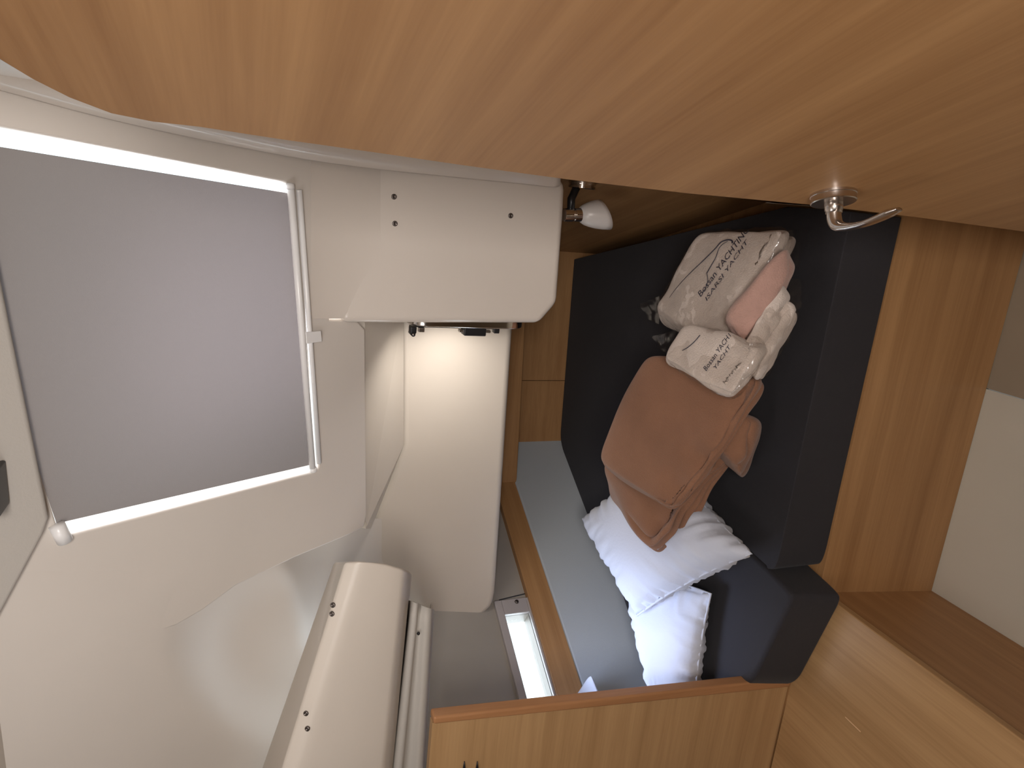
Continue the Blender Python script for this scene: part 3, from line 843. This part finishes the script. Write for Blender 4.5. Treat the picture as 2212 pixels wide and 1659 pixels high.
# folded towels in two clear bags
tA_ = corners([(1506, 500, .665), (1412, 662, .690), (1560, 776, .705), (1704, 484, .640)],
              [(1530, 525, .52), (1426, 700, .60), (1590, 770, .60), (1738, 520, .50)])
t1_ = tag(soft('folded_towel', M['towel'], tA_, k=12, n=48, disp=folds(4.2, .020, .3, .1, 5.0), noisea=.009, nscale=12),
    'large folded white towel inside the upper clear printed bag against the wall', 'towel', 'bagged towels')
tB_ = corners([(1700, 520, .675), (1556, 680, .745), (1598, 770, .725), (1728, 585, .640)],
              [(1700, 545, .60), (1560, 700, .66), (1640, 735, .60), (1718, 580, .55)])
t2_ = tag(soft('folded_towel', M['towel_pink'], tB_, k=5, n=40, disp=folds(4.5, .010, .15, -.8, 2.0), noisea=.006, nscale=14),
    'folded blush pink towel wedged between the white towels in the clear bag', 'towel', 'bagged towels')
tC_ = corners([(1480, 698, .755), (1434, 776, .800), (1580, 866, .785), (1660, 735, .735)],
              [(1475, 722, .70), (1440, 785, .765), (1588, 866, .715), (1660, 760, .62)])
t3_ = tag(soft('folded_towel', M['towel'], tC_, k=8, n=44, disp=folds(4.4, .018, .3, .0, 8.0), noisea=.009, nscale=16),
    'folded white towel in the lower clear bag resting on the upper brown blanket', 'towel', 'bagged towels')
tD_ = corners([(1664, 636, .680), (1572, 786, .760), (1628, 826, .715), (1726, 654, .630)],
              [(1690, 660, .57), (1620, 790, .65), (1655, 825, .63), (1730, 690, .56)])
t4_ = tag(soft('rolled_towel', M['towel'], tD_, k=7, n=48, disp=folds(3.2, .012, .3, -.6, 4.0), noisea=.005, nscale=40),
    'rolled white terry towel at the front of the lower clear bag', 'towel', 'bagged towels')
tE_ = corners([(1688, 610, .665), (1628, 668, .70), (1660, 700, .69), (1705, 640, .65)],
              [(1692, 620, .58), (1640, 690, .60), (1668, 712, .60), (1712, 650, .58)])
t5_ = tag(soft('rolled_towel', M['towel'], tE_, k=5, n=24, noisea=.004, nscale=20),
    'small white rolled towel showing between the blush towel and the larger roll', 'towel', 'bagged towels')
def grow(c, s):
    m = sum(c, V()) / 8
    return [m + (p - m) * s for p in c]
def crinkle(a):
    def f(q, p):
        return a * (abs(noise.noise(p * 26)) + .6 * abs(noise.noise(p * 61)) - .3)
    return f
bag1 = thing('plastic_bag', sum(tA_[:4], V()) / 4, 'clear printed plastic bag around the large white towel, corner flaring at the wall', 'bag', 'clear towel bags')
film1 = soft('film', M['film'], grow(tA_, 1.035), k=7, n=56, disp=crinkle(.007), noisea=.004, nscale=12, parent=bag1)
bag2 = thing('plastic_bag', sum(tC_[:4], V()) / 4, 'clear printed plastic bag around the lower white towel on the brown blanket', 'bag', 'clear towel bags')
film2 = soft('film', M['film'], grow(tC_, 1.05), k=6, n=48, disp=crinkle(.007), noisea=.004, nscale=12, parent=bag2)
film3 = soft('film', M['film'], grow(tD_, 1.10), k=3.2, n=40, disp=crinkle(.007), noisea=.004, nscale=14, parent=bag2)
def flap(pts4, zs, parent, seed):
    a, b, c, d = [hz(z, x, y) for (x, y), z in zip(pts4, zs)]
    rows = []
    for i in range(15):
        t = i / 14; r_ = []
        for j in range(15):
            u = j / 14
            p = (a * (1 - t) + b * t) * (1 - u) + (d * (1 - t) + c * t) * u
            p = p + V((0, 0, 1)) * (.010 * noise.noise(p * 45 + V((seed, 0, 0))) * (.3 + u))
            r_.append(p)
        rows.append(r_)
    link('film_flap', grid_bm(rows), M['film'], parent, smooth=True)
flap([(1690, 500), (1705, 590), (1735, 560), (1752, 488)], [.62, .60, .55, .53], bag1, 1)
flap([(1425, 640), (1424, 700), (1398, 690), (1386, 655)], [.66, .65, .66, .67], bag1, 2)
flap([(1700, 600), (1712, 680), (1735, 660), (1745, 605)], [.61, .60, .56, .54], bag2, 3)
flap([(1462, 712), (1442, 765), (1425, 755), (1412, 728)], [.76, .78, .77, .77], bag2, 4)
# print on the bags
def bvh_of(o):
    me = o.data
    return BVHTree.FromPolygons([v.co.copy() for v in me.vertices], [tuple(p.vertices) for p in me.polygons])
def proj(trees, x, y, lift=.0015):
    best = None
    for t in trees:
        h_ = t.ray_cast(EYE, ray(x, y))
        if h_[0] is not None and (best is None or h_[3] < best): best = h_[3]
    return EYE + ray(x, y) * (best - lift) if best else None
T1 = [bvh_of(film1), bvh_of(t1_)]; T2 = [bvh_of(film2), bvh_of(t3_)]
def stroke(trees, pts, w0, w1, parent):
    out = []
    sp_ = smooth_path([V((x, y, 0)) for x, y in pts], 8)
    for p in sp_:
        h_ = proj(trees, p.x, p.y)
        if h_: out.append(h_)
    if len(out) > 2:
        n_ = len(out)
        link('print_stroke', tube_bm(out, [(w0 + (w1 - w0) * i / (n_ - 1)) for i in range(n_)], 6), M['ink'], parent, smooth=True)
def lettering(trees, txt, org, end, hgt, parent, shear=.25):
    cu_ = bpy.data.curves.new('text', 'FONT'); cu_.body = txt; cu_.size = 1; cu_.shear = shear; cu_.resolution_u = 2
    to = bpy.data.objects.new('text', cu_); C.objects.link(to)
    bpy.context.view_layer.update()
    dg = bpy.context.evaluated_depsgraph_get()
    me = bpy.data.meshes.new_from_object(to.evaluated_get(dg))
    bpy.data.objects.remove(to)
    bm = bmesh.new(); bm.from_mesh(me)
    bmesh.ops.triangulate(bm, faces=bm.faces)
    xm = max(v.co.x for v in bm.verts)
    d = V((end[0] - org[0], end[1] - org[1])); L_ = d.length; d /= L_
    u_ = V((d.y, -d.x))
    bad = []
    for v in bm.verts:
        s_ = v.co.x / xm * L_; h_ = v.co.y * hgt * 1.35
        x, y = org[0] + d.x * s_ + u_.x * h_, org[1] + d.y * s_ + u_.y * h_
        p = proj(trees, x, y)
        if p is None: bad.append(v)
        else: v.co = p
    bmesh.ops.delete(bm, geom=bad, context='VERTS')
    o = link('print_lettering', bm, M['ink'], parent)
    return o
stroke(T1, [(1446, 643), (1458, 626), (1476, 605), (1498, 583), (1520, 562), (1545, 537), (1558, 523), (1572, 518), (1581, 520), (1582, 525)], .0004, .0017, bag1)
stroke(T1, [(1527, 590), (1536, 574), (1546, 556), (1553, 537), (1562, 527), (1572, 521)], .0010, .0005, bag1)
stroke(T1, [(1527, 590), (1529, 605), (1524, 622), (1517, 634)], .0006, .0007, bag1)
stroke(T2, [(1474, 757), (1486, 750), (1500, 738), (1512, 724)], .0008, .0009, bag2)
lettering(T1, 'Bossan YACHTING', (1513, 643), (1620, 495), 12, bag1)
lettering(T1, 'ISARSI YACHT', (1526, 652), (1618, 520), 8, bag1)
lettering(T2, 'Bossan YACHTING', (1525, 803), (1598, 700), 11, bag2)
lettering(T2, 'YACHT', (1545, 800), (1580, 748), 8, bag2)

# small white pillow corner on the shelf end behind the locker panel
c = [LP(1240, 1560, -.05), LP(1262, 1560, -.05)]
cw = corners([(1276, 1452, .72), (1224, 1530, .73), (1262, 1560, .71), (1297, 1506, .70)], [(1278, 1458, .69), (1228, 1535, .70), (1266, 1565, .68), (1299, 1512, .67)])
tag(soft('folded_cloth', M['pillow'], cw, k=6, n=20, noisea=.003), 'corner of a white cloth peeping over the locker panel edge beside the backrest pad', 'cloth')
